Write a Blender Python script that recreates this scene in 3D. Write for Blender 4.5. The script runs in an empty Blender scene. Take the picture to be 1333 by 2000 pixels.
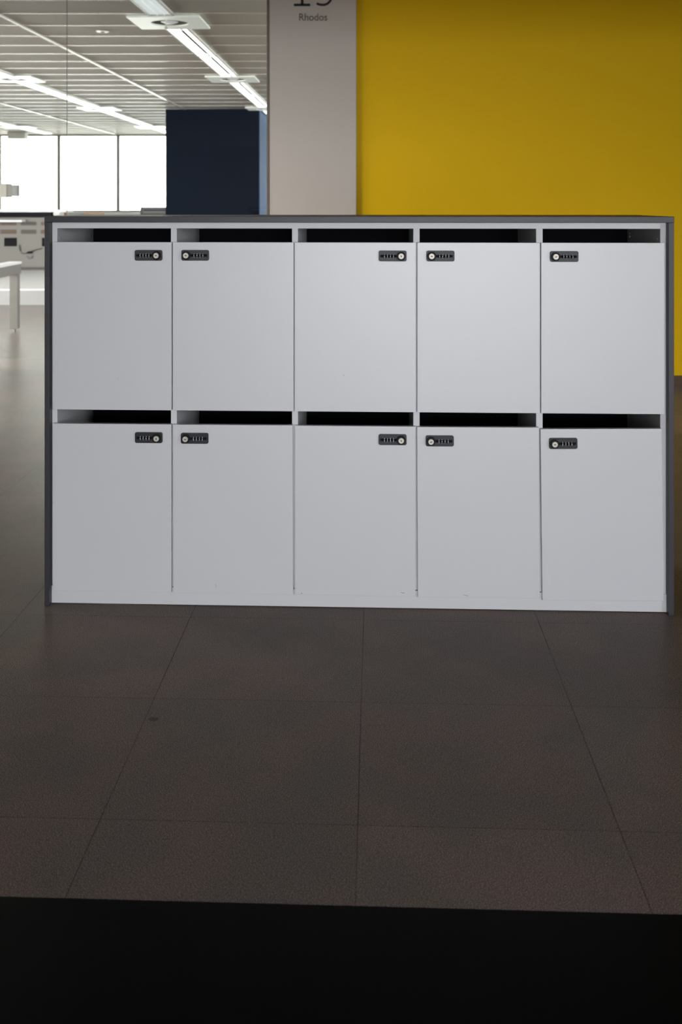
import bpy, bmesh, math, random
from math import radians, sin, cos, pi, atan
from mathutils import Vector, Matrix
random.seed(5)
scene = bpy.context.scene
C = scene.collection

# ------------------------------------------------------------------ camera, world, light, exposure
EYE = 1.33                     # camera height above the carpet
cam_d = bpy.data.cameras.new('camera')
cam = bpy.data.objects.new('camera', cam_d); C.objects.link(cam)
cam.location = (0, 0, EYE); cam.rotation_euler = (radians(90), 0, 0)
cam_d.sensor_fit = 'VERTICAL'; cam_d.sensor_height = 36.0; cam_d.sensor_width = 24.0
cam_d.lens = 36.0 * 2060 / 2000
cam_d.shift_x = 15.5 / 2000; cam_d.shift_y = -603 / 2000     # a level shift-lens view
cam_d.clip_start = 0.05; cam_d.clip_end = 300
cam_d.dof.use_dof = True; cam_d.dof.focus_distance = 3.42; cam_d.dof.aperture_fstop = 5.0
scene.camera = cam

# overcast sky: blue-white and dimmer towards +X, brighter and warmer towards +Y where the street is sunlit
SKY_SIDE, SKY_FAR, SKY_LEFT = 32.0, 12.5, 43.0
world = bpy.data.worlds.new('overcast_sky'); scene.world = world
world.use_nodes = True
nt = world.node_tree; nt.nodes.clear()
wo = nt.nodes.new('ShaderNodeOutputWorld')
tc = nt.nodes.new('ShaderNodeTexCoord'); sp = nt.nodes.new('ShaderNodeSeparateXYZ')
nt.links.new(tc.outputs['Generated'], sp.inputs[0])
def sky_part(ground, horizon, zenith, strength):
    mr = nt.nodes.new('ShaderNodeMapRange'); cr = nt.nodes.new('ShaderNodeValToRGB'); bg = nt.nodes.new('ShaderNodeBackground')
    nt.links.new(sp.outputs[2], mr.inputs[0]); mr.inputs[1].default_value = -0.3; mr.inputs[2].default_value = 0.6
    nt.links.new(mr.outputs[0], cr.inputs[0])
    cr.color_ramp.elements[0].color = ground; cr.color_ramp.elements[1].color = zenith
    e = cr.color_ramp.elements.new(.36); e.color = horizon
    nt.links.new(cr.outputs[0], bg.inputs[0]); bg.inputs[1].default_value = strength
    return bg
side = sky_part((.16, .155, .15, 1), (.60, .61, .635, 1), (.95, .98, 1.06, 1), SKY_SIDE)
far = sky_part((.40, .385, .35, 1), (.80, .79, .75, 1), (1.0, 1.0, 1.0, 1), SKY_FAR)
az = nt.nodes.new('ShaderNodeMapRange'); nt.links.new(sp.outputs[1], az.inputs[0]); az.inputs[1].default_value = 0.35; az.inputs[2].default_value = .65
mxs = nt.nodes.new('ShaderNodeMixShader'); nt.links.new(az.outputs[0], mxs.inputs[0])
nt.links.new(side.outputs[0], mxs.inputs[1]); nt.links.new(far.outputs[0], mxs.inputs[2]); # extra sky glow added towards -X to brighten the yellow wall and column
azl = nt.nodes.new('ShaderNodeMapRange'); nt.links.new(sp.outputs[0], azl.inputs[0]); azl.inputs[1].default_value = -0.45; azl.inputs[2].default_value = -.75
glow = sky_part((.16, .155, .15, 1), (.75, .72, .66, 1), (1.0, .97, .92, 1), SKY_LEFT)
mxl = nt.nodes.new('ShaderNodeMixShader'); nt.links.new(azl.outputs[0], mxl.inputs[0])
nt.links.new(mxs.outputs[0], mxl.inputs[1]); nt.links.new(glow.outputs[0], mxl.inputs[2]); nt.links.new(mxl.outputs[0], wo.inputs[0])

def area_light(name, loc, rot, sx, sy, power, col=(1, 1, 1), spread=180):
    d = bpy.data.lights.new(name, 'AREA'); d.shape = 'RECTANGLE'; d.size = sx; d.size_y = sy
    d.energy = power; d.color = col; d.spread = radians(spread)
    o = bpy.data.objects.new(name, d); o.location = loc; o.rotation_euler = rot; C.objects.link(o)
    return o
def portal(name, loc, rot, sx, sy):
    o = area_light(name, loc, rot, sx, sy, 1); o.data.cycles.is_portal = True
    return o
# daylight enters through the window band at the far end and the windows behind the camera
portal('far_window_portal', (-.5, 24.95, 2.06), (radians(-90), 0, 0), 17, 1.8)
portal('side_window_portal', (3.95, -1.35, 1.55), (0, radians(90), 0), 1.5, 1.7)
portal('added_left_window_portal', (-4.65, 6.08, 1.1), (0, radians(-90), 0), 1.7, 2.95)  # added opening, brightens the column and the yellow wall
portal('office_left_window_portal', (-8.95, 11.6, 1.5), (0, radians(-90), 0), 2.8, 2.8)
portal('office_window_portal', (7.95, 17.0, 2.06), (0, radians(90), 0), 1.8, 14)
portal('back_window_portal', (.65, -7.95, 1.33), (radians(90), 0, 0), 4.1, 2.46)

scene.view_settings.view_transform = 'Standard'
scene.view_settings.look = 'None'
scene.view_settings.gamma = 1.0
scene.view_settings.use_curve_mapping = False
scene.view_settings.exposure = 0.0
scene.cycles.max_bounces = 10; scene.cycles.diffuse_bounces = 6; scene.cycles.glossy_bounces = 4
scene.cycles.transparent_max_bounces = 12
scene.cycles.caustics_reflective = False; scene.cycles.caustics_refractive = False
scene.cycles.sample_clamp_indirect = 6
scene.cycles.use_denoising = True

# ------------------------------------------------------------------ materials
def srgb(r, g, b):
    f = lambda c: (c / 255 / 12.92) if c / 255 <= .04045 else ((c / 255 + .055) / 1.055) ** 2.4
    return (f(r), f(g), f(b), 1)
def mat(name, col, rough=.5, metal=0, spec=.5, noise=.03, nscale=8, bump=0, bscale=200, emit=None, estr=0, sheen=0):
    m = bpy.data.materials.new(name); m.use_nodes = True
    t = m.node_tree; b = t.nodes['Principled BSDF']
    b.inputs['Roughness'].default_value = rough; b.inputs['Metallic'].default_value = metal
    b.inputs['Specular IOR Level'].default_value = spec
    co = t.nodes.new('ShaderNodeTexCoord')
    n = t.nodes.new('ShaderNodeTexNoise'); n.inputs['Scale'].default_value = nscale; n.inputs['Detail'].default_value = 4
    t.links.new(co.outputs['Object'], n.inputs['Vector'])
    mx = t.nodes.new('ShaderNodeMix'); mx.data_type = 'RGBA'
    mx.inputs[6].default_value = tuple(c * (1 - noise) for c in col[:3]) + (1,)
    mx.inputs[7].default_value = tuple(min(1, c * (1 + noise)) for c in col[:3]) + (1,)
    t.links.new(n.outputs['Fac'], mx.inputs[0]); t.links.new(mx.outputs[2], b.inputs['Base Color'])
    if bump:
        n2 = t.nodes.new('ShaderNodeTexNoise'); n2.inputs['Scale'].default_value = bscale
        t.links.new(co.outputs['Object'], n2.inputs['Vector'])
        bp = t.nodes.new('ShaderNodeBump'); bp.inputs['Strength'].default_value = bump; bp.inputs['Distance'].default_value = .002
        t.links.new(n2.outputs['Fac'], bp.inputs['Height']); t.links.new(bp.outputs[0], b.inputs['Normal'])
    if emit: b.inputs['Emission Color'].default_value = emit; b.inputs['Emission Strength'].default_value = estr
    if sheen: b.inputs['Sheen Weight'].default_value = sheen; b.inputs['Sheen Roughness'].default_value = .5
    return m

M = {}
M['white'] = mat('white_laminate', (.615, .617, .630, 1), .42, spec=1.0, noise=.012, nscale=3, bump=.04, bscale=900)
M['white'].node_tree.nodes['Principled BSDF'].inputs['Coat Weight'].default_value = .45
M['white'].node_tree.nodes['Principled BSDF'].inputs['Coat Roughness'].default_value = .33
M['white_in'] = mat('white_interior_board', (.68, .68, .69, 1), .5, noise=.02)
M['anthracite'] = mat('anthracite_laminate', (.029, .029, .034, 1), .42, noise=.05, bump=.08, bscale=1200)
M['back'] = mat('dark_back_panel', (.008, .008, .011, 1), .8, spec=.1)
M['lock'] = mat('black_lock_plastic', (.011, .0115, .0145, 1), .34, spec=.35, noise=.1, nscale=200, bump=.15, bscale=1500)
M['knob'] = mat('black_knob_plastic', (.006, .006, .0075, 1), .55, spec=.2)
M['groove'] = mat('black_groove', (.004, .004, .005, 1), .7, spec=.15)
M['silver'] = mat('nickel_key_cylinder', (.55, .515, .45, 1), .45, metal=.4)
M['keyhole'] = mat('dark_keyhole', (.03, .022, .015, 1), .6)
M['digit'] = mat('white_digit_paint', (.8, .8, .82, 1), .5)
M['scuff'] = mat('dark_scuff', (.30, .30, .30, 1), .7)
M['scuff_faint'] = mat('faint_scuff', (.50, .50, .50, 1), .7)
M['yellow'] = mat('yellow_wall_paint', (.83, .52, .004, 1), .6, spec=.15, noise=.02, bump=.05, bscale=300)
M['column'] = mat('warm_white_column_paint', (.60, .56, .52, 1), .6, spec=.3, noise=.015, bump=.05, bscale=300)
M['wall'] = mat('white_wall_paint', (.70, .69, .66, 1), .7, noise=.02)
M['skirting'] = mat('brown_skirting', (.10, .055, .030, 1), .5)
M['frame'] = mat('brown_grey_frame', (.16, .13, .11, 1), .5)
M['navy'] = mat('navy_wall_paint', (.0015, .005, .014, 1), .7, spec=.1, noise=.05)
M['navy_lit'] = mat('navy_paint_lit', (.04, .075, .14, 1), .8, spec=.1, noise=.03)  # the navy paint again, with window light put into the colour
M['mullion'] = mat('grey_window_profile', (.16, .145, .12, 1), .5)
M['plank'] = mat('grey_metal_ceiling_plank', (.50, .49, .46, 1), .6, metal=.0, spec=.05, noise=.03, nscale=1.5)
M['strip'] = mat('white_ceiling_strip', (.82, .82, .80, 1), .25)
M['fixture'] = mat('white_light_housing', (.85, .86, .84, 1), .35)
M['lamp'] = mat('glowing_lamp_cover', (.9, .9, .88, 1), .4, emit=(.96, 1, .95, 1), estr=2.2)
M['diffuser'] = mat('white_plate_added_glow', (.90, .92, .89, 1), .25, spec=.7, emit=(.92, 1, .93, 1), estr=.28)  # plates are no lamps, a faint glow is added to brighten them
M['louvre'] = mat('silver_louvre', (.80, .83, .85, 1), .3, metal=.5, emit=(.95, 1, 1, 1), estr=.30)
M['slot'] = mat('brown_slot', (.12, .11, .085, 1), .6, spec=.1)
M['duct'] = mat('dark_duct', (.09, .095, .07, 1), .5)
M['beige'] = mat('beige_metal_casing', (.155, .142, .118, 1), .5, noise=.04)
M['vent'] = mat('grey_vent', (.095, .086, .072, 1), .6, spec=.2)
M['vent_red'] = mat('reddish_vent', (.125, .088, .064, 1), .6, spec=.2)
M['black'] = mat('matt_black', (.006, .0055, .006, 1), .7, spec=.1)
M['plat'] = mat('pale_platform', (.72, .72, .72, 1), .6, spec=.1)
M['plat_side'] = mat('platform_side', (.27, .265, .265, 1), .6)
M['tmetal'] = mat('beige_table_metal', (.125, .113, .097, 1), .45, noise=.04)
M['twhite'] = mat('white_table_edge', (.85, .85, .87, 1), .4)
M['grey'] = mat('light_grey_plastic', (.55, .54, .50, 1), .5)
M['shade'] = mat('beige_lamp_shade', (.36, .34, .30, 1), .7, spec=.1)
M['shade_pale'] = mat('pale_lamp_shade', (.62, .63, .62, 1), .7, spec=.1)
M['greyd'] = mat('mid_grey_plastic', (.17, .16, .17, 1), .5)
M['orange'] = mat('orange_edge', (.75, .33, .02, 1), .5)
M['redbox'] = mat('red_orange_card', (.50, .10, .02, 1), .5)
M['screw'] = mat('zinc_fitting', (.6, .6, .58, 1), .3, metal=.8)
M['black_text'] = mat('black_lettering', (.012, .011, .010, 1), .6)
M['grey_text'] = mat('grey_lettering', (.15, .135, .11, 1), .6)

def glass_mat():
    m = bpy.data.materials.new('clear_partition_glass'); m.use_nodes = True
    t = m.node_tree; t.nodes.clear()
    o = t.nodes.new('ShaderNodeOutputMaterial'); mx = t.nodes.new('ShaderNodeMixShader')
    tr = t.nodes.new('ShaderNodeBsdfTransparent'); tr.inputs[0].default_value = (.96, .975, .965, 1)
    gl = t.nodes.new('ShaderNodeBsdfGlossy'); gl.inputs['Roughness'].default_value = .01
    fr = t.nodes.new('ShaderNodeFresnel'); fr.inputs[0].default_value = 1.25
    t.links.new(fr.outputs[0], mx.inputs[0]); t.links.new(tr.outputs[0], mx.inputs[1]); t.links.new(gl.outputs[0], mx.inputs[2])
    t.links.new(mx.outputs[0], o.inputs[0]); return m
M['glass'] = glass_mat()

TILE = .5563
def carpet_mat(name, dark, mid, light, tiles):
    m = bpy.data.materials.new(name); m.use_nodes = True
    t = m.node_tree; b = t.nodes['Principled BSDF']; N = t.nodes.new; L = t.links.new
    co = N('ShaderNodeTexCoord')
    fine = N('ShaderNodeTexNoise'); fine.inputs['Scale'].default_value = 500; fine.inputs['Detail'].default_value = 2; fine.inputs['Roughness'].default_value = .7
    L(co.outputs['Object'], fine.inputs['Vector'])
    rp = N('ShaderNodeValToRGB'); L(fine.outputs['Fac'], rp.inputs[0])
    rp.color_ramp.elements[0].position = .33; rp.color_ramp.elements[0].color = dark
    rp.color_ramp.elements[1].position = .72; rp.color_ramp.elements[1].color = light
    e = rp.color_ramp.elements.new(.52); e.color = mid
    out = rp.outputs[0]
    big = N('ShaderNodeTexNoise'); big.inputs['Scale'].default_value = 3.5; big.inputs['Detail'].default_value = 5
    L(co.outputs['Object'], big.inputs['Vector'])
    hue = N('ShaderNodeMix'); hue.data_type = 'RGBA'; hue.blend_type = 'MULTIPLY'; hue.inputs[0].default_value = 1
    hr = N('ShaderNodeValToRGB'); L(big.outputs['Fac'], hr.inputs[0])
    hr.color_ramp.elements[0].position = .38; hr.color_ramp.elements[0].color = (.88, .93, .92, 1)
    hr.color_ramp.elements[1].position = .62; hr.color_ramp.elements[1].color = (1.08, 1.0, .98, 1)
    L(out, hue.inputs[6]); L(hr.outputs[0], hue.inputs[7]); out = hue.outputs[2]
    if tiles:
        sx = N('ShaderNodeSeparateXYZ'); L(co.outputs['Object'], sx.inputs[0])
        def math_(op, a, b_=None):
            n = N('ShaderNodeMath'); n.operation = op
            for i, v in enumerate((a, b_)):
                if v is None: continue
                if isinstance(v, (int, float)): n.inputs[i].default_value = v
                else: L(v, n.inputs[i])
            return n.outputs[0]
        wob = N('ShaderNodeTexNoise'); wob.inputs['Scale'].default_value = 60; L(co.outputs['Object'], wob.inputs['Vector'])
        fade = N('ShaderNodeTexNoise'); fade.inputs['Scale'].default_value = 1.7; L(co.outputs['Object'], fade.inputs['Vector'])
        idx = []; masks = []
        for ax in (0, 1):
            p = math_('DIVIDE', sx.outputs[ax], TILE); p = math_('ADD', p, 200.0)
            fl = math_('FLOOR', p); idx.append(fl)
            fr = math_('SUBTRACT', p, fl); ed = math_('MINIMUM', fr, math_('SUBTRACT', 1.0, fr))
            ed = math_('ADD', ed, math_('MULTIPLY', math_('SUBTRACT', wob.outputs['Fac'], .5), .0035))
            masks.append(math_('LESS_THAN', ed, .0021 if ax == 0 else .0016))
        seam = math_('MAXIMUM', masks[0], masks[1])
        seam = math_('MULTIPLY', seam, math_('MINIMUM', .65, math_('MULTIPLY', math_('SUBTRACT', fade.outputs['Fac'], .22), 2.0)))
        cb = N('ShaderNodeCombineXYZ'); L(idx[0], cb.inputs[0]); L(idx[1], cb.inputs[1])
        wn = N('ShaderNodeTexWhiteNoise'); L(cb.outputs[0], wn.inputs['Vector'])
        k = math_('ADD', .96, math_('MULTIPLY', wn.outputs['Value'], .08))
        # two rows of tiles beyond the glass are from a paler batch
        def eq(s, v):
            n = N('ShaderNodeMath'); n.operation = 'COMPARE'; L(s, n.inputs[0]); n.inputs[1].default_value = v; n.inputs[2].default_value = .3
            return n.outputs[0]
        k = math_('ADD', k, math_('MULTIPLY', math_('MULTIPLY', eq(idx[1], 210), math_('LESS_THAN', idx[0], 195.5)), .30))
        k = math_('ADD', k, math_('MULTIPLY', math_('MULTIPLY', eq(idx[1], 206), math_('GREATER_THAN', idx[0], 196.5)), .22))
        k2 = N('ShaderNodeVectorMath'); k2.operation = 'SCALE'; L(out, k2.inputs[0]); L(k, k2.inputs['Scale'])
        sm = N('ShaderNodeMix'); sm.data_type = 'RGBA'; L(seam, sm.inputs[0]); L(k2.outputs[0], sm.inputs[6]); sm.inputs[7].default_value = (.012, .008, .007, 1)
        out = sm.outputs[2]
        # a small dark stain
        vd = N('ShaderNodeVectorMath'); vd.operation = 'DISTANCE'; L(co.outputs['Object'], vd.inputs[0]); vd.inputs[1].default_value = (-.535, -.115, 0)
        st = math_('LESS_THAN', math_('ADD', vd.outputs['Value'], math_('MULTIPLY', wob.outputs['Fac'], .02)), .021)
        s2 = N('ShaderNodeMix'); s2.data_type = 'RGBA'; L(math_('MULTIPLY', st, .5), s2.inputs[0]); L(out, s2.inputs[6]); s2.inputs[7].default_value = (.02, .012, .01, 1)
        out = s2.outputs[2]
    L(out, b.inputs['Base Color'])
    b.inputs['Roughness'].default_value = .22 if tiles else .4; b.inputs['Specular IOR Level'].default_value = .025 if tiles else .02
    bp = N('ShaderNodeBump'); bp.inputs['Strength'].default_value = .2 if tiles else .35; bp.inputs['Distance'].default_value = .0015
    L(fine.outputs['Fac'], bp.inputs['Height']); L(bp.outputs[0], b.inputs['Normal'])
    if tiles:
        b.inputs['Sheen Weight'].default_value = .06; b.inputs['Sheen Roughness'].default_value = .2
    return m
M['carpet'] = carpet_mat('brown_carpet_tiles', (.030, .0225, .0195, 1), (.108, .085, .076, 1), (.46, .385, .33, 1), True)
M['blackcarpet'] = carpet_mat('black_carpet', (.0006, .0006, .0006, 1), (.0018, .0018, .0018, 1), (.006, .006, .006, 1), False)

# ------------------------------------------------------------------ mesh helpers
class MB:
    """collects shapes and links them as one mesh object"""
    def __init__(s): s.bm = bmesh.new(); s.mats = []
    def _m(s, key, faces):
        if key not in s.mats: s.mats.append(key)
        for f in faces: f.material_index = s.mats.index(key)
    def _merge(s, tmp, key, mtx=None):
        if mtx is not None: bmesh.ops.transform(tmp, matrix=mtx, verts=tmp.verts)
        me = bpy.data.meshes.new('t'); tmp.to_mesh(me); tmp.free()
        n = len(s.bm.faces); s.bm.from_mesh(me); bpy.data.meshes.remove(me)
        s.bm.faces.ensure_lookup_table(); s._m(key, s.bm.faces[n:]); return s
    def box(s, x0, x1, y0, y1, z0, z1, key, bev=0, mtx=None):
        t = bmesh.new(); bmesh.ops.create_cube(t, size=1)
        for v in t.verts:
            v.co = Vector(((x0 + x1) / 2 + v.co.x * (x1 - x0), (y0 + y1) / 2 + v.co.y * (y1 - y0), (z0 + z1) / 2 + v.co.z * (z1 - z0)))
        if bev: bmesh.ops.bevel(t, geom=list(t.edges), offset=bev, segments=2, affect='EDGES', profile=.5)
        return s._merge(t, key, mtx)
    def cyl(s, c, r, h, axis, key, seg=32, r2=None, bev=0):
        t = bmesh.new(); bmesh.ops.create_cone(t, cap_ends=True, segments=seg, radius1=r, radius2=r if r2 is None else r2, depth=h)
        if bev: bmesh.ops.bevel(t, geom=[e for e in t.edges if len(e.link_faces) == 2 and e.calc_face_angle() > 1], offset=bev, segments=2, affect='EDGES')
        rot = {'X': Matrix.Rotation(pi / 2, 4, 'Y'), 'Y': Matrix.Rotation(pi / 2, 4, 'X'), 'Z': Matrix.Identity(4)}[axis]
        return s._merge(t, key, Matrix.Translation(c) @ rot)
    def rounded(s, w, h, d, r, key, bev=.001, seg=6):
        """rounded plate standing in XZ, front at y=-d, back y=0, lower left corner at origin"""
        t = bmesh.new(); pts = []
        for cx_, cz_, a0 in ((w - r, h - r, 0), (r, h - r, 90), (r, r, 180), (w - r, r, 270)):
            for i in range(seg + 1):
                a = radians(a0 + 90 * i / seg); pts.append((cx_ + r * cos(a), cz_ + r * sin(a)))
        vs = [t.verts.new((x, 0, z)) for x, z in pts]
        f = t.faces.new(vs); ext = bmesh.ops.extrude_face_region(t, geom=[f])
        nv = [g for g in ext['geom'] if isinstance(g, bmesh.types.BMVert)]
        bmesh.ops.translate(t, verts=nv, vec=(0, -d, 0))
        bmesh.ops.recalc_face_normals(t, faces=t.faces)
        if bev:
            ed = [e for e in t.edges if all(abs(v.co.y + d) < 1e-6 for v in e.verts)]
            bmesh.ops.bevel(t, geom=ed, offset=bev, segments=2, affect='EDGES')
        return s._merge(t, key)
    def stroke(s, pts, w, y0, y1, key):
        """flat stroke of width w along XZ points, thickness y0..y1"""
        n = len(pts); l = []; r = []
        for i, p in enumerate(pts):
            a = Vector(pts[max(0, i - 1)]); b = Vector(pts[min(n - 1, i + 1)]); d = (b - a).normalized(); nn = Vector((-d.y, d.x)) * w / 2
            l.append(Vector(p) + nn); r.append(Vector(p) - nn)
        t = bmesh.new(); vs = [t.verts.new((q.x, y1, q.y)) for q in l + r[::-1]]
        for i in range(n - 1): t.faces.new((vs[i], vs[i + 1], vs[2 * n - 2 - i], vs[2 * n - 1 - i]))
        ext = bmesh.ops.extrude_face_region(t, geom=list(t.faces))
        bmesh.ops.translate(t, verts=[g for g in ext['geom'] if isinstance(g, bmesh.types.BMVert)], vec=(0, y0 - y1, 0))
        bmesh.ops.recalc_face_normals(t, faces=t.faces)
        return s._merge(t, key)
    def tube(s, pts, r, key, seg=8):
        t = bmesh.new(); rings = []
        for i, p in enumerate(pts):
            a = Vector(pts[max(0, i - 1)]); b = Vector(pts[min(len(pts) - 1, i + 1)]); d = (b - a).normalized()
            u = d.orthogonal().normalized(); w = d.cross(u)
            rings.append([t.verts.new(Vector(p) + r * (cos(2 * pi * k / seg) * u + sin(2 * pi * k / seg) * w)) for k in range(seg)])
        for a, b in zip(rings, rings[1:]):
            for k in range(seg): t.faces.new((a[k], a[(k + 1) % seg], b[(k + 1) % seg], b[k]))
        t.faces.new(rings[0][::-1]); t.faces.new(rings[-1]); bmesh.ops.recalc_face_normals(t, faces=t.faces)
        return s._merge(t, key)
    def build(s, name, parent=None, loc=(0, 0, 0), smooth=False):
        me = bpy.data.meshes.new(name); s.bm.to_mesh(me); s.bm.free()
        for k in s.mats: me.materials.append(M[k])
        if smooth:
            for p in me.polygons: p.use_smooth = True
            me.set_sharp_from_angle(angle=radians(35))
        o = bpy.data.objects.new(name, me); C.objects.link(o); o.location = loc
        if parent: o.parent = parent
        return o
def tag(o, label=None, cat=None, group=None, kind=None):
    if label: o['label'] = label
    if cat: o['category'] = cat
    if group: o['group'] = group
    if kind: o['kind'] = kind
    return o
def thing(name, label, cat, loc=(0, 0, 0), rz=0, group=None):
    o = bpy.data.objects.new(name, None); C.objects.link(o); o.empty_display_size = .1
    o.location = loc; o.rotation_euler = (0, 0, rz); return tag(o, label, cat, group)
def struct(o, label=None): return tag(o, label, kind='structure')
def copy_tree(o, parent=None):
    c = o.copy(); C.objects.link(c); c.parent = parent
    for ch in list(o.children): copy_tree(ch, c)
    return c

TH = -radians(2.29)            # the cabinet, the carpet grid and the yellow wall share this direction
TC = -atan(.034)               # direction of the ceiling channels
CEIL = EYE + 1.618

# ------------------------------------------------------------------ floor
FO = (.0751, 2.8115, 0)        # a corner where four carpet tiles meet
EDGE = -.8155
f = MB().box(-11, 9, EDGE, 23, -.08, 0, 'carpet').build('floor', loc=FO); f.rotation_euler[2] = TH; struct(f, 'brown carpet tile floor')
f = MB().box(-7, 7, -12, EDGE, -.08, 0, 'blackcarpet').build('floor', loc=FO); f.rotation_euler[2] = TH; struct(f, 'black carpet floor in the foreground')

# ------------------------------------------------------------------ ceiling of grey planks and white strips
c = MB(); Y0, PITCH = 8.945, .606
k = -8
c.box(-9.2, 8.2, 3.9, 25.0, CEIL - .002, CEIL + .10, 'plank')
while True:
    y = Y0 + PITCH * k - .005
    if y > 24.6: break
    c.box(-9.2, 8.2, y, y + .038, CEIL - .009, CEIL - .002, 'strip')
    k += 1
struct(c.build('ceiling'), 'ceiling of wide grey metal planks with white strips between them')

# ------------------------------------------------------------------ walls around both rooms
def wall(name, boxes, key='wall', label=None, rz=0, loc=(0, 0, 0)):
    m = MB()
    for b in boxes: m.box(*b, key)
    o = m.build(name, loc=loc); o.rotation_euler[2] = rz; return struct(o, label)
wall('wall_back', [(-4.8, -1.4, -8.2, -8.0, 0, 2.6), (2.7, 4.2, -8.2, -8.0, 0, 2.6), (-1.4, 2.7, -8.2, -8.0, 0, .1)])
wall('wall_right', key='navy', boxes=[(4.0, 4.2, -8.0, -2.2, 0, 2.6), (4.0, 4.2, -2.2, -.5, 0, .8), (4.0, 4.2, -2.2, -.5, 2.3, 2.6), (4.0, 4.2, -.5, 7.75, 0, CEIL)])
wall('wall_left', [(-4.8, -4.6, -8.0, 4.6, 0, CEIL), (-4.8, -4.6, 7.55, 7.83, 0, CEIL), (-4.8, -4.6, 4.6, 7.55, 0, .25), (-4.8, -4.6, 4.6, 7.55, 1.95, CEIL)])
wall('wall_office_left', [(-9.2, -9.0, 7.9, 10.2, 0, CEIL), (-9.2, -9.0, 13, 25, 0, CEIL), (-9.2, -9.0, 10.2, 13, 0, .1)])
wall('added_shade_soffit', [(-4.6, 4.0, -8.0, 4.1, 2.56, 2.62), (-4.6, 4.0, 4.1, 4.2, 2.50, CEIL - .01)])  # unseen low soffit, added to shade the top of the yellow wall
wall('wall_office_right', [(8.0, 8.2, 7.9, 10, 0, CEIL), (8.0, 8.2, 24, 25, 0, CEIL), (8.0, 8.2, 10, 24, 0, 1.165)])
wall('wall_far', [(-9, 8, 24.7, 24.9, 0, 1.165), (-9, 8, 24.7, 24.9, CEIL - .012, CEIL)])
# yellow wall and its skirting: origin at its lower left front corner
YW = (.17, 7.80, 0)
w = MB().box(-.05, 7.9, 0, .15, 0, CEIL, 'yellow').build('wall_yellow', loc=YW); w.rotation_euler[2] = TH; struct(w, 'yellow painted wall behind the cabinet')
w = MB().box(-.05, 3.9, -.015, 0, 0, .072, 'skirting').build('baseboard_yellow', loc=YW); w.rotation_euler[2] = TH; struct(w, 'brown skirting under the yellow wall')
# back window frames and other unseen ones, the left one added for its light
def near_window(name, along, fixed, a0, a1, n, z0=.85, z1=2.65):
    m = MB()
    for i in range(n + 1):
        a = a0 + (a1 - a0) * i / n
        b = (a - .03, a + .03, fixed - .03, fixed + .03) if along == 'x' else (fixed - .03, fixed + .03, a - .03, a + .03)
        m.box(*b, z0 + .05, z1 - .05, 'mullion')
    b = (a0 - .03, a1 + .03, fixed - .03, fixed + .03) if along == 'x' else (fixed - .03, fixed + .03, a0 - .03, a1 + .03)
    m.box(*b, z0, z0 + .05, 'mullion').box(*b, z1 - .05, z1, 'mullion')
    struct(m.build(name))
near_window('window_8', 'x', -8.1, -1.37, 2.67, 3, .1, 2.56)
near_window('window_7', 'y', 4.1, -2.17, -.53, 2, .8, 2.3)
near_window('window_4', 'y', -4.7, 4.63, 7.52, 2, .25, 1.95)  # unseen window added to light the yellow wall from the left
near_window('window_5', 'y', -9.1, 10.23, 12.97, 2, .1, CEIL - .012)
near_window('window_6', 'y', 8.1, 10.03, 23.97, 10, 1.165, CEIL - .012)

# ------------------------------------------------------------------ far window band, one pane bay per window
SILL, HEAD = 1.165, CEIL - .012
mx0 = -6.44; BAY = 1.392
for i, kk in enumerate(range(-1, 10)):
    x = mx0 + BAY * kk
    m = MB().box(x - .036, x + .036, 24.72, 24.80, SILL, HEAD, 'mullion')
    m.box(x - .036, x + BAY - .036, 24.74, 24.80, HEAD - .035, HEAD, 'mullion').box(x - .036, x + BAY - .036, 24.70, 24.84, SILL - .03, SILL, 'twhite')
    o = struct(m.build('window_%d' % (i + 10)))
    g = MB().box(x + .036, x + BAY - .036, 24.765, 24.771, SILL, HEAD - .035, 'glass').build('pane', parent=o)

# ------------------------------------------------------------------ glass partition and column
PX = -.4775
g = MB().box(-1.9730, PX - .012, 7.815, 7.827, 0, CEIL - .012, 'glass').build('wall_glass'); struct(g, 'clear glass partition pane beside the column')
g = MB().box(-4.6, -1.9755, 7.815, 7.827, 0, CEIL - .012, 'glass').build('wall_glass'); struct(g, 'clear glass partition pane at the left')
g = MB().box(-1.9755, -1.9730, 7.814, 7.828, 0, CEIL - .012, 'greyd').build('trim_1'); struct(g, 'thin vertical joint between two glass panes')
g = MB().box(PX - .012, PX + .006, 7.772, 7.85, 0, CEIL - .012, 'frame', .002).build('trim_2'); struct(g, 'brown grey glazing bead at the column edge')
col = MB().box(PX + .006, .1725, 7.775, 8.3, 0, CEIL - .012, 'column', .004).build('wall_column'); struct(col, 'warm white column')

# writing on the column
def px_to(d, x, y): return ((x - 651) / 2060 * d, EYE - (y - 397) / 2060 * d)
sg = thing('wall_lettering', 'black number and grey room name on the warm white column', 'lettering', (-.144, 7.7735, 2.722))
S = 7.7735 / 2060
def q(x, y): X, Z = px_to(7.7735, x, y); return (X + .144, Z - 2.722)
m = MB(); a = q(574.4, 12); b = q(606.2, 7.2); m.box(a[0], b[0], -.002, .002, a[1], b[1], 'black_text')
a = q(588.0, 10); b = q(593.2, -44); m.box(a[0], b[0], -.002, .002, a[1], b[1], 'black_text')
m.stroke([q(591, -42), q(576, -33)], .016, -.002, .002, 'black_text')
m.build('digit', sg)
pts = []
for i in range(0, 33):
    t_ = 2 * pi * i / 32; pts.append(q(634 + 15.5 * cos(t_), -26.5 - 15.5 * sin(t_)))
tail = [(649.5, -26), (650, -14), (648.6, -5), (645.2, 2), (640.5, 7), (634.5, 9.4), (628.5, 9.6), (623, 8.6), (619, 6.6)]
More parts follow.
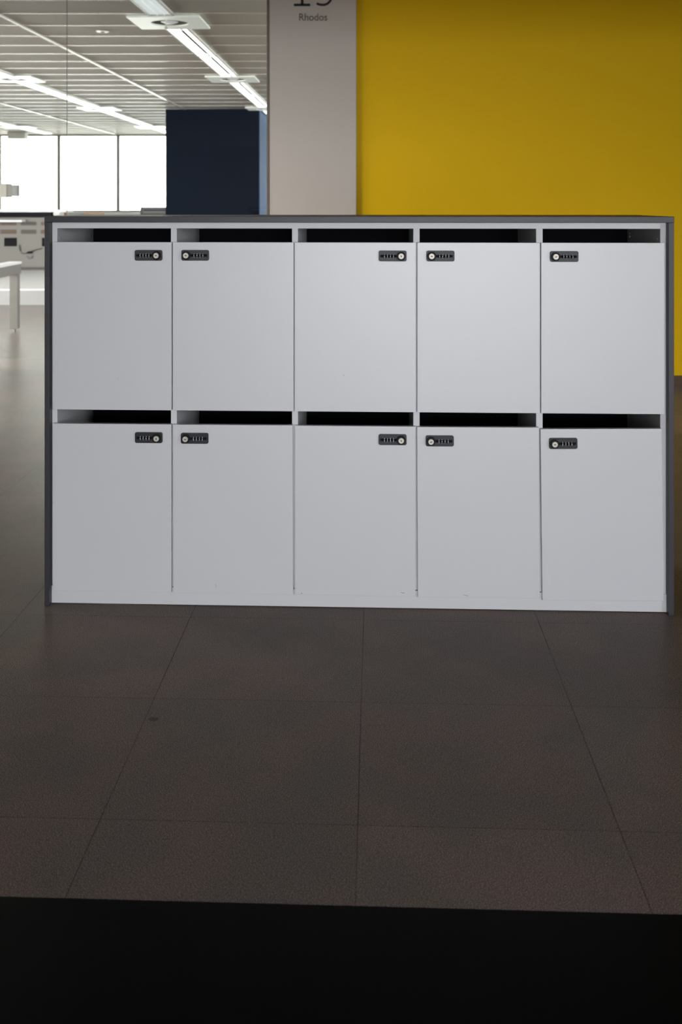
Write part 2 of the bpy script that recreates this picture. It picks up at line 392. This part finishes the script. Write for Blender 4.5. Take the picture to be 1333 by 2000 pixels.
m = MB().stroke(pts, .017, -.002, .002, 'black_text').stroke([q(*p) for p in tail], .017, -.002, .0015, 'black_text'); m.build('digit', sg)
fc = bpy.data.curves.new('room_name', 'FONT'); fc.body = 'Rhodos'; fc.size = 1; fc.extrude = .02; fc.offset = .010; fc.align_x = 'CENTER'
tmp = bpy.data.objects.new('tmp_text', fc); C.objects.link(tmp)
bpy.context.view_layer.update()
me = bpy.data.meshes.new_from_object(tmp.evaluated_get(bpy.context.evaluated_depsgraph_get()))
bpy.data.objects.remove(tmp); bpy.data.curves.remove(fc)
xs = [v.co.x for v in me.vertices]; ys = [v.co.y for v in me.vertices]
wd = max(xs) - min(xs); sc_ = (639.8 - 584.6) * S / wd; hs = (40.6 - 26.3) * S / (max(ys) - min(ys))
base = q(612.2, 40.5)
for v in me.vertices:
    x, y, z = v.co; v.co = (base[0] + (x - (max(xs) + min(xs)) / 2) * sc_, -z * .05, base[1] + (y - min(ys)) * hs)
me.materials.append(M['grey_text'])
o = bpy.data.objects.new('room_name', me); C.objects.link(o); o.parent = sg; o['label'] = 'small grey room name'

# ------------------------------------------------------------------ ceiling channels: linear lights and diffuser plates
def chan_x(x14, y): return x14 + .036 * (y - 14)
def make_light(L, slot=True, louvre=False):
    r = thing('linear_ceiling_light', 'x', 'ceiling light')
    W = .112
    m = MB().box(-W, -W + .022, 0, L, -.022, 0, 'fixture', .002).box(W - .022, W, 0, L, -.022, 0, 'fixture', .002)
    m.box(-W, W, 0, .02, -.022, 0, 'fixture').box(-W, W, L - .02, L, -.022, 0, 'fixture').build('housing', r)
    if louvre:
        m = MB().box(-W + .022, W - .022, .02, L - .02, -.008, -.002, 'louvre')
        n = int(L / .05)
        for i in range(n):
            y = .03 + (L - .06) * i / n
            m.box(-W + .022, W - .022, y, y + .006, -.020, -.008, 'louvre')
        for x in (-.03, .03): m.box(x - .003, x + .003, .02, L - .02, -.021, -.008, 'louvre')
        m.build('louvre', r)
    else:
        MB().box(-W + .022, .018, .02, L - .02, -.025, -.003, 'lamp', .003).build('lamp_cover', r)
        MB().box(.050, W - .022, .02, L - .02, -.025, -.003, 'lamp', .003).build('lamp_cover', r)
        MB().box(.019, .049, .16, L - .20, -.021, -.003, 'slot').build('slot', r)
        for a_, b_ in ((.02, .16), (L - .20, L - .02)): MB().box(.018, .050, a_, b_, -.014, -.003, 'fixture').build('end_cover', r)
    return r
def make_diffuser():
    r = thing('air_diffuser', 'x', 'air diffuser')
    # square plate with a round opening
    t = MB(); b = bmesh.new(); n = 40; R = .165; H = .312
    inner = []; outer = []
    for i in range(n):
        a = 2 * pi * i / n; cx_, sy_ = cos(a), sin(a); s_ = H / max(abs(cx_), abs(sy_))
        inner.append(b.verts.new((R * cx_, R * sy_, 0))); outer.append(b.verts.new((s_ * cx_, s_ * sy_, 0)))
    for i in range(n):
        j = (i + 1) % n; b.faces.new((inner[i], outer[i], outer[j], inner[j]))
    ext = bmesh.ops.extrude_face_region(b, geom=list(b.faces))
    bmesh.ops.translate(b, verts=[g_ for g_ in ext['geom'] if isinstance(g_, bmesh.types.BMVert)], vec=(0, 0, -.016))
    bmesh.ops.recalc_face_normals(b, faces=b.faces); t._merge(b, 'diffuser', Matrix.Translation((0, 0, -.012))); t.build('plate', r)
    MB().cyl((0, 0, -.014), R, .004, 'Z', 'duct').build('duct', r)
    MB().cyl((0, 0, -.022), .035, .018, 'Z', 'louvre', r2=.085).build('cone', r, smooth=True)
    return r
FD = [8.945 + .31 + 4.242 * i for i in range(4)]   # centres of the diffuser plates along each channel
channels = [(-1.265, 'right', 0), (-4.065, 'middle', 0), (-6.865, 'left', 2)]
L1 = 1.80
proto = make_light(L1); lv = make_light(2.4, louvre=True); dproto = make_diffuser()
used = {'l': False, 'd': False, 'v': False}
def place(p, key, x, y, label, group):
    o = p if not used[key] else copy_tree(p); used[key] = True
    o.location = (x, y, CEIL - .012); o.rotation_euler = (0, 0, TC); o['label'] = label; o['group'] = group; return o
ordn = ['nearest', 'second', 'third', 'fourth', 'fifth', 'sixth', 'seventh', 'eighth']
for x14, nm, first in channels:
    if first == 0: place(lv, 'v', chan_x(x14, 6.53), 6.53, 'silver louvred linear light before the nearest diffuser of the %s ceiling channel' % nm, 'louvred lights in the ceiling channels')
    n = 0
    for i, yd in enumerate(FD):
        if i < first: continue
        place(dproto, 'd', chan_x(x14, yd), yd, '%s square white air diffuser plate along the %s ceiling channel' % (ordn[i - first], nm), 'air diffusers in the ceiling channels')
        for s_ in range(2):
            ys_ = yd + .315 + s_ * (L1 + .01)
            if ys_ + L1 > 24.6: continue
            place(proto, 'l', chan_x(x14, ys_), ys_, '%s glowing white linear light along the %s ceiling channel' % (ordn[n], nm), 'glowing linear lights in the ceiling channels'); n += 1
for x14, nm in ((-2.67, 'between the right and middle light channels'), (-5.42, 'left of the middle light channel')):
    o = MB().box(-.018, .018, -9.0, 9.0, -.010, 0, 'strip', .001).build('ceiling_profile', loc=(chan_x(x14, 15.5), 15.5, CEIL - .011)); o.rotation_euler[2] = TC
    tag(o, 'thin white ceiling profile ' + nm, 'ceiling profile', 'thin ceiling profiles')
dl = thing('downlight', 'small round recessed downlight in the grey planks', 'downlight', (-2.155, 9.86, CEIL - .010))
t = MB()
t.cyl((0, 0, -.003), .062, .006, 'Z', 'strip'); t.build('trim_ring', dl, smooth=True)
MB().cyl((0, 0, -.007), .052, .004, 'Z', 'louvre').build('reflector', dl); MB().cyl((0, 0, -.010), .018, .006, 'Z', 'duct').build('lamp', dl)
sp_ = thing('sprinkler', 'small pendant sprinkler hanging at the large nearest diffuser', 'sprinkler', (chan_x(-1.265, 9.1) , 9.10, CEIL - .028))
MB().cyl((0, 0, -.035), .006, .07, 'Z', 'screw', 12).build('pipe', sp_); MB().cyl((0, 0, -.078), .018, .006, 'Z', 'silver', 16).build('deflector', sp_)
cb_ = MB().box(-.20, .20, -.12, .12, -.15, 0, 'grey', .004).build('ceiling_box', loc=(-7.15, 23.9, CEIL - .010)); tag(cb_, 'beige grey box fixed under the ceiling before the far window', 'ceiling box')

# ------------------------------------------------------------------ navy block
nb = MB().box(-1.60, 0, 0, 4.0, 0, CEIL - .012, 'navy', .003).build('wall_navy', loc=(-1.263, 17.95, 0)); nb.rotation_euler[2] = TC
struct(nb, 'tall dark navy core wall in the office')
nb2 = MB().box(0, .012, .01, 4.0, 0, CEIL - .012, 'navy_lit').build('wall_navy_lit', loc=(-1.263, 17.95, 0)); nb2.rotation_euler[2] = TC
struct(nb2, 'side of the navy core wall with window light in its colour')

# ------------------------------------------------------------------ far office furniture at the left
pl = thing('platform', 'low pale platform across the floor in front of the beige sideboard', 'platform', (-6.0, 13.8, 0))
MB().box(-2.9, 2.6, .012, 5.3, .0, .205, 'plat', .004).build('deck', pl); MB().box(-2.9, 2.6, 0, .012, 0, .19, 'plat_side').build('riser', pl)
D = 17.8
sb = thing('sideboard', 'long beige sideboard with rows of vents and white worktop below the windows', 'sideboard', (-4.5, D, .205))
zt = lambda y: EYE - (y - 397) / 2060 * D - .205
xt = lambda x: (x - 651) / 2060 * D + 4.5
MB().box(-3.9, xt(102), 0, .6, 0, zt(424.5), 'beige', .004).build('casing', sb)
MB().box(-3.9, xt(100), -.01, .6, zt(424.5), zt(414.2), 'black').build('top_rail', sb)
MB().box(-3.9, xt(128), -.04, .6, zt(414.2), zt(410.2), 'twhite', .003).build('worktop', sb)
MB().box(xt(104), xt(117), .0, .3, zt(421), zt(414.2), 'plat', .01).build('end_cap', sb)
vx = [(-50, -28), (2, 32), (41, 71), (79, 101)]; vx = [(-65, -37), (-28, 0), (2, 32), (41, 71), (80, 101)]
for i, (a_, b_) in enumerate(vx):
    for j, (u_, l_) in enumerate(((433.5, 440), (448.5, 456.5))):
        MB().box(xt(a_), xt(b_), -.008, .004, zt(l_), zt(u_), 'vent_red' if (i in (1, 2, 4)) else 'vent', .002).build('vent', sb)
for a_, b_ in ((-56, -29), (8.5, 33), (82, 100)):
    MB().box(xt(a_), xt(b_), -.010, .004, zt(481), zt(464.5), 'black', .002).build('opening', sb)
MB().box(-3.9, xt(50), -.22, 0, zt(433.2), zt(429.3), 'twhite', .004).build('shelf', sb)
MB().box(-3.9, xt(102), -.006, 0, .0, .05, 'vent').build('plinth', sb)
# cable hanging in front of the casing
pts = [(38, 478), (39.5, 488), (43, 494), (48, 495.5), (54, 494), (60, 491), (68, 488.5), (80, 485.5), (84, 485)]
P3 = [(xt(x), -.02, zt(y)) for x, y in pts]
MB().tube(P3, .010, 'vent').build('cable', sb)
MB().box(xt(54), xt(64), -.05, 0, zt(495), zt(491), 'black', .01).build('plug', sb)
MB().tube([(xt(53), -.03, zt(500)), (xt(56), -.03, zt(503.5)), (xt(60), -.03, zt(504)), (xt(64), -.03, zt(500))], .014, 'greyd').build('cable', sb)

tf = thing('table_frame', 'white topped table rail on a square beige metal leg at the left edge', 'table', (-3.262, 10.98, 0))
MB().box(-.105, .012, -1.8, .0, .60, .70, 'tmetal', .003).build('rail', tf)
MB().box(-.115, .016, -1.82, .012, .70, .724, 'twhite', .003).build('top', tf)
MB().box(-.085, .0, -.080, -.0, .03, .60, 'tmetal', .003).build('leg', tf)
MB().box(-.085, .0, -1.78, -1.70, .03, .60, 'tmetal', .003).build('leg', tf)
for y_ in (-.04, -1.74): MB().cyl((-.042, y_, .015), .014, .030, 'Z', 'greyd', 16).build('foot', tf)

# grey cabinet with slot, seen over the locker top
gc = thing('printer', 'grey office printer with a dark slot, left of the navy wall', 'printer', (-3.40, 19.3, 0))
gx = lambda x: (x - 651) / 2060 * 19.3 + 3.40
gz = lambda y: EYE - (y - 397) / 2060 * 19.3
MB().box(gx(274), gx(330), 0, .5, 0, gz(404.5), 'slot', .01).build('body', gc)
MB().box(gx(279), gx(326), -.006, .01, gz(417), gz(406.5), 'greyd', .003).build('panel', gc)
MB().box(gx(281), gx(324), -.010, .002, gz(411.5), gz(409.5), 'black').build('slot', gc)
# desk screen with an orange top edge, and a red card box
ds = thing('desk_screen', 'low white desk screen with an orange top edge below the window', 'desk screen', (-4.6, 20.5, 0))
dx = lambda x: (x - 651) / 2060 * 20.5 + 4.6
dz = lambda y: EYE - (y - 397) / 2060 * 20.5
MB().box(dx(134), dx(205), 0, .04, 0, dz(419), 'twhite').build('panel', ds)
m = MB(); m.box(dx(134), dx(175), -.005, .045, dz(419), dz(417.2), 'greyd'); m.build('edge_trim', ds)
MB().box(dx(165), dx(205), -.008, .045, dz(418.8), dz(416.2), 'orange').build('edge_trim', ds)
rb = MB().box(-.04, .04, 0, .1, 0, .055, 'redbox', .002).build('card_box', loc=(-4.575, 17.9, .205 + zt(419.8))); tag(rb, 'small red card box at the right end of the white worktop', 'box')
rb.location = ((124 - 651) / 2060 * 18.3, 18.3, .205 + zt(410.2) - .10)
# two pendant lamps with square shades
def pendant(x0, x1, y0, y1, d, label, key):
    X0, Z1 = px_to(d, x0, y0); X1, Z0 = px_to(d, x1, y1); xc = (X0 + X1) / 2; w_ = (X1 - X0) / 2
    r = thing('pendant_lamp', label, 'pendant lamp', (xc, d, CEIL - .012), 0, 'square pendant lamps')
    z0 = Z0 - CEIL + .012; z1 = Z1 - CEIL + .012
    t = MB()
    t.box(-w_, w_, -w_, -w_ + .006, z0, z1, key).box(-w_, w_, w_ - .006, w_, z0, z1, key).box(-w_, -w_ + .006, -w_, w_, z0, z1, key).box(w_ - .006, w_, -w_, w_, z0, z1, key)
    t.box(-w_, w_, -w_, w_, z1 - .004, z1, key); t.build('shade', r)
    MB().tube([(0, 0, 0), (0, 0, z1)], .0012, 'twhite', 6).build('cord', r)
pendant(-14, 18.5, 358.5, 386, 16.6, 'beige square pendant shade at the left edge of the frame', 'shade')
pendant(21.5, 36.8, 361, 384, 20.5, 'paler small square pendant shade to the right of the beige one', 'shade_pale')

# ------------------------------------------------------------------ the locker cabinet
W, H = 2.0575, 1.287
lc = thing('locker_cabinet', 'wide white locker cabinet with ten doors in an anthracite casing on brown carpet', 'locker cabinet', (-.9546, 3.4835, 0), TH)
MB().box(0, W, 0, .50, 1.267, H, 'anthracite', .0012).build('top_panel', lc)
MB().box(0.0005, .0172, .0005, .49, 0, 1.267, 'anthracite', .0008).build('side_panel', lc)
MB().box(2.0398, W - .0005, .0005, .49, 0, 1.267, 'anthracite', .0008).build('side_panel', lc)
CV = .0305                                       # front of the carcass boards
divs = [(.4155, .4352), (.8185, .8380), (1.2182, 1.2388), (1.6193, 1.6405)]
for a, b in ((.0175, .0347), (2.0207, 2.0395)): MB().box(a, b, CV, .48, .003, 1.267, 'white_in', .0005).build('carcass_side', lc)
m = MB().box(.0347, 2.0207, CV, .48, 1.2466, 1.2668, 'white_in', .0005); m.build('carcass_top', lc)
for a, b in divs: MB().box(a, b, CV + .0006, .478, .06, 1.2466, 'white_in', .0005).build('divider', lc)
cells = [(.0347, .4155), (.4352, .8185), (.8380, 1.2182), (1.2388, 1.6193), (1.6405, 2.0207)]
for a, b in cells:
    MB().box(a, b, CV + .004, .478, .6500, .6690, 'white_in').build('shelf', lc)
    MB().box(a, b, CV + .004, .478, .0600, .0790, 'white_in').build('bottom_board', lc)
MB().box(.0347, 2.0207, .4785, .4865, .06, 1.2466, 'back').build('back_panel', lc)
MB().box(.0175, 2.0395, .024, .040, .002, .0590, 'white', .0004).build('kick_board', lc)

DT = .018; DV = .012
def make_lock(door, u, w, left, key_rot):
    """combination lock: body plate with a groove, four number wheels, key knob. Sub-parts of the door"""
    b = MB().rounded(.0915, .0353, .007, .0062, 'lock', .0012)
    b.build('combination_lock', door, (u, 0, w), True)
    kx = u + (.0168 if left else .0915 - .0180); kz = w + .0172
    gx0, gx1 = (u + .028, u + .086) if left else (u + .0055, u + .0635)
    MB().box(gx0, gx1, -.0076, -.0060, kz - .0040, kz + .0040, 'groove', .0004).build('wheel_slot', door)
    ks = MB()
    ks.cyl((0, -.0115, 0), .0148, .010, 'Y', 'knob', 40, bev=.0015)
    ks.build('knob', door, (kx, 0, kz), True)
    MB().cyl((0, -.0150, 0), .0089, .010, 'Y', 'silver', 36, bev=.0010).build('key_cylinder', door, (kx, 0, kz), True)
    k_ = MB().box(-.0036, .0036, -.0204, -.0196, -.0010, .0010, 'keyhole'); k_.box(-.0011, .0011, -.0204, -.0196, -.0018, .0018, 'keyhole')
    o = k_.build('keyhole', door, (kx, 0, kz)); o.rotation_euler[1] = key_rot
    for i in range(4):
        x = (u + .0430 + .0098 * i) if left else (u + .0915 - .0430 - .0098 * i)
        m = MB().cyl((0, 0, 0), .0062, .0062, 'X', 'groove', 20)
        r_ = .0063
        for a in (-50, 0, 50):
            mt = Matrix.Rotation(radians(a), 4, 'X')
            m.box(-.0006, .0006, -r_ - .0004, -r_ + .0004, -.0019, .0019, 'digit', 0, mt)
            m.box(-.0012, .0012, -r_ - .0003, -r_ + .0004, -.0006 + .0009 * ((i * 7 + a) % 3 - 1), .0006 + .0009 * ((i * 7 + a) % 3 - 1), 'digit', 0, mt)
        m.build('number_wheel', door, (x, -.0058, kz), True)
def make_door(u0, u1, w0, w1, rot, lock_u, lock_w, left, key_rot, scuffs=()):
    m = MB().box(0, u1 - u0, 0, DT, 0, w1 - w0, 'white', .0009)
    d = m.build('door', lc, (u0, DV, w0)); d.rotation_euler[1] = -rot
    make_lock(d, lock_u - u0, lock_w - w0, left, key_rot)
    for su, sw, ln, th, ang, key in scuffs:
        s_ = MB().cyl((0, 0, 0), .5, 1, 'Y', key, 12).build('scuff_mark', d, (su - u0, -.00006, sw - w0))
        s_.scale = (ln, .0003, th); s_.rotation_euler[1] = -radians(ang)
    return d
UB, UT = .6468, 1.2016
make_door(.0250, .4215, UB, UT, 0, .2999, 1.1408, False, .15, [(.243, .750, .012, .0015, 90, 'scuff_faint')])
make_door(.4255, .8250, UB, UT, 0, .4548, 1.1411, True, .15)
make_door(.8285, 1.2262, UB, UT, 0, 1.1041, 1.1402, False, 1.35, [(.990, .766, .003, .003, 0, 'scuff')])
make_door(1.2305, 1.6288, UB, UT, 0, 1.2600, 1.1403, True, .15)
make_door(1.6325, 2.0295, UB, UT, 0, 1.6607, 1.1396, True, -.35)
make_door(.0250, .4210, .0462, .6005, 0, .3005, .5396, False, 1.45)
make_door(.4270, .8235, .0440, .6002, .002, .4540, .5385, True, 0, [(.5685, .070, .018, .0028, 100, 'scuff_faint')])
make_door(.8290, 1.2250, .0447, .6002, 0, 1.1041, .5402, False, 1.4, [(.8515, .0495, .004, .004, 0, 'scuff'), (1.183, .0565, .014, .0022, -10, 'scuff')])
make_door(1.2320, 1.6283, .0425, .5990, .004, 1.2598, .5371, True, -.25, [(1.389, .0505, .020, .0018, -12, 'scuff')])
make_door(1.6370, 2.0275, .0378, .5955, .012, 1.6637, .5320, True, 0)
# small fittings on the inner faces of the outer compartments
def fitting(x, y, z, sgn):
    m = MB().cyl((x, y, z), .0035, .003, 'X', 'screw', 12); m.cyl((x + sgn * .0016, y, z), .0018, .0006, 'X', 'groove', 8); m.build('shelf_fitting', lc, smooth=True)
for z in (1.2120,): fitting(.0355, .062, z, 1); fitting(2.0200, .070, z, -1)
for z in (1.2190, 1.2080): fitting(.0355, .440, z, 1); fitting(2.0200, .440, z, -1)
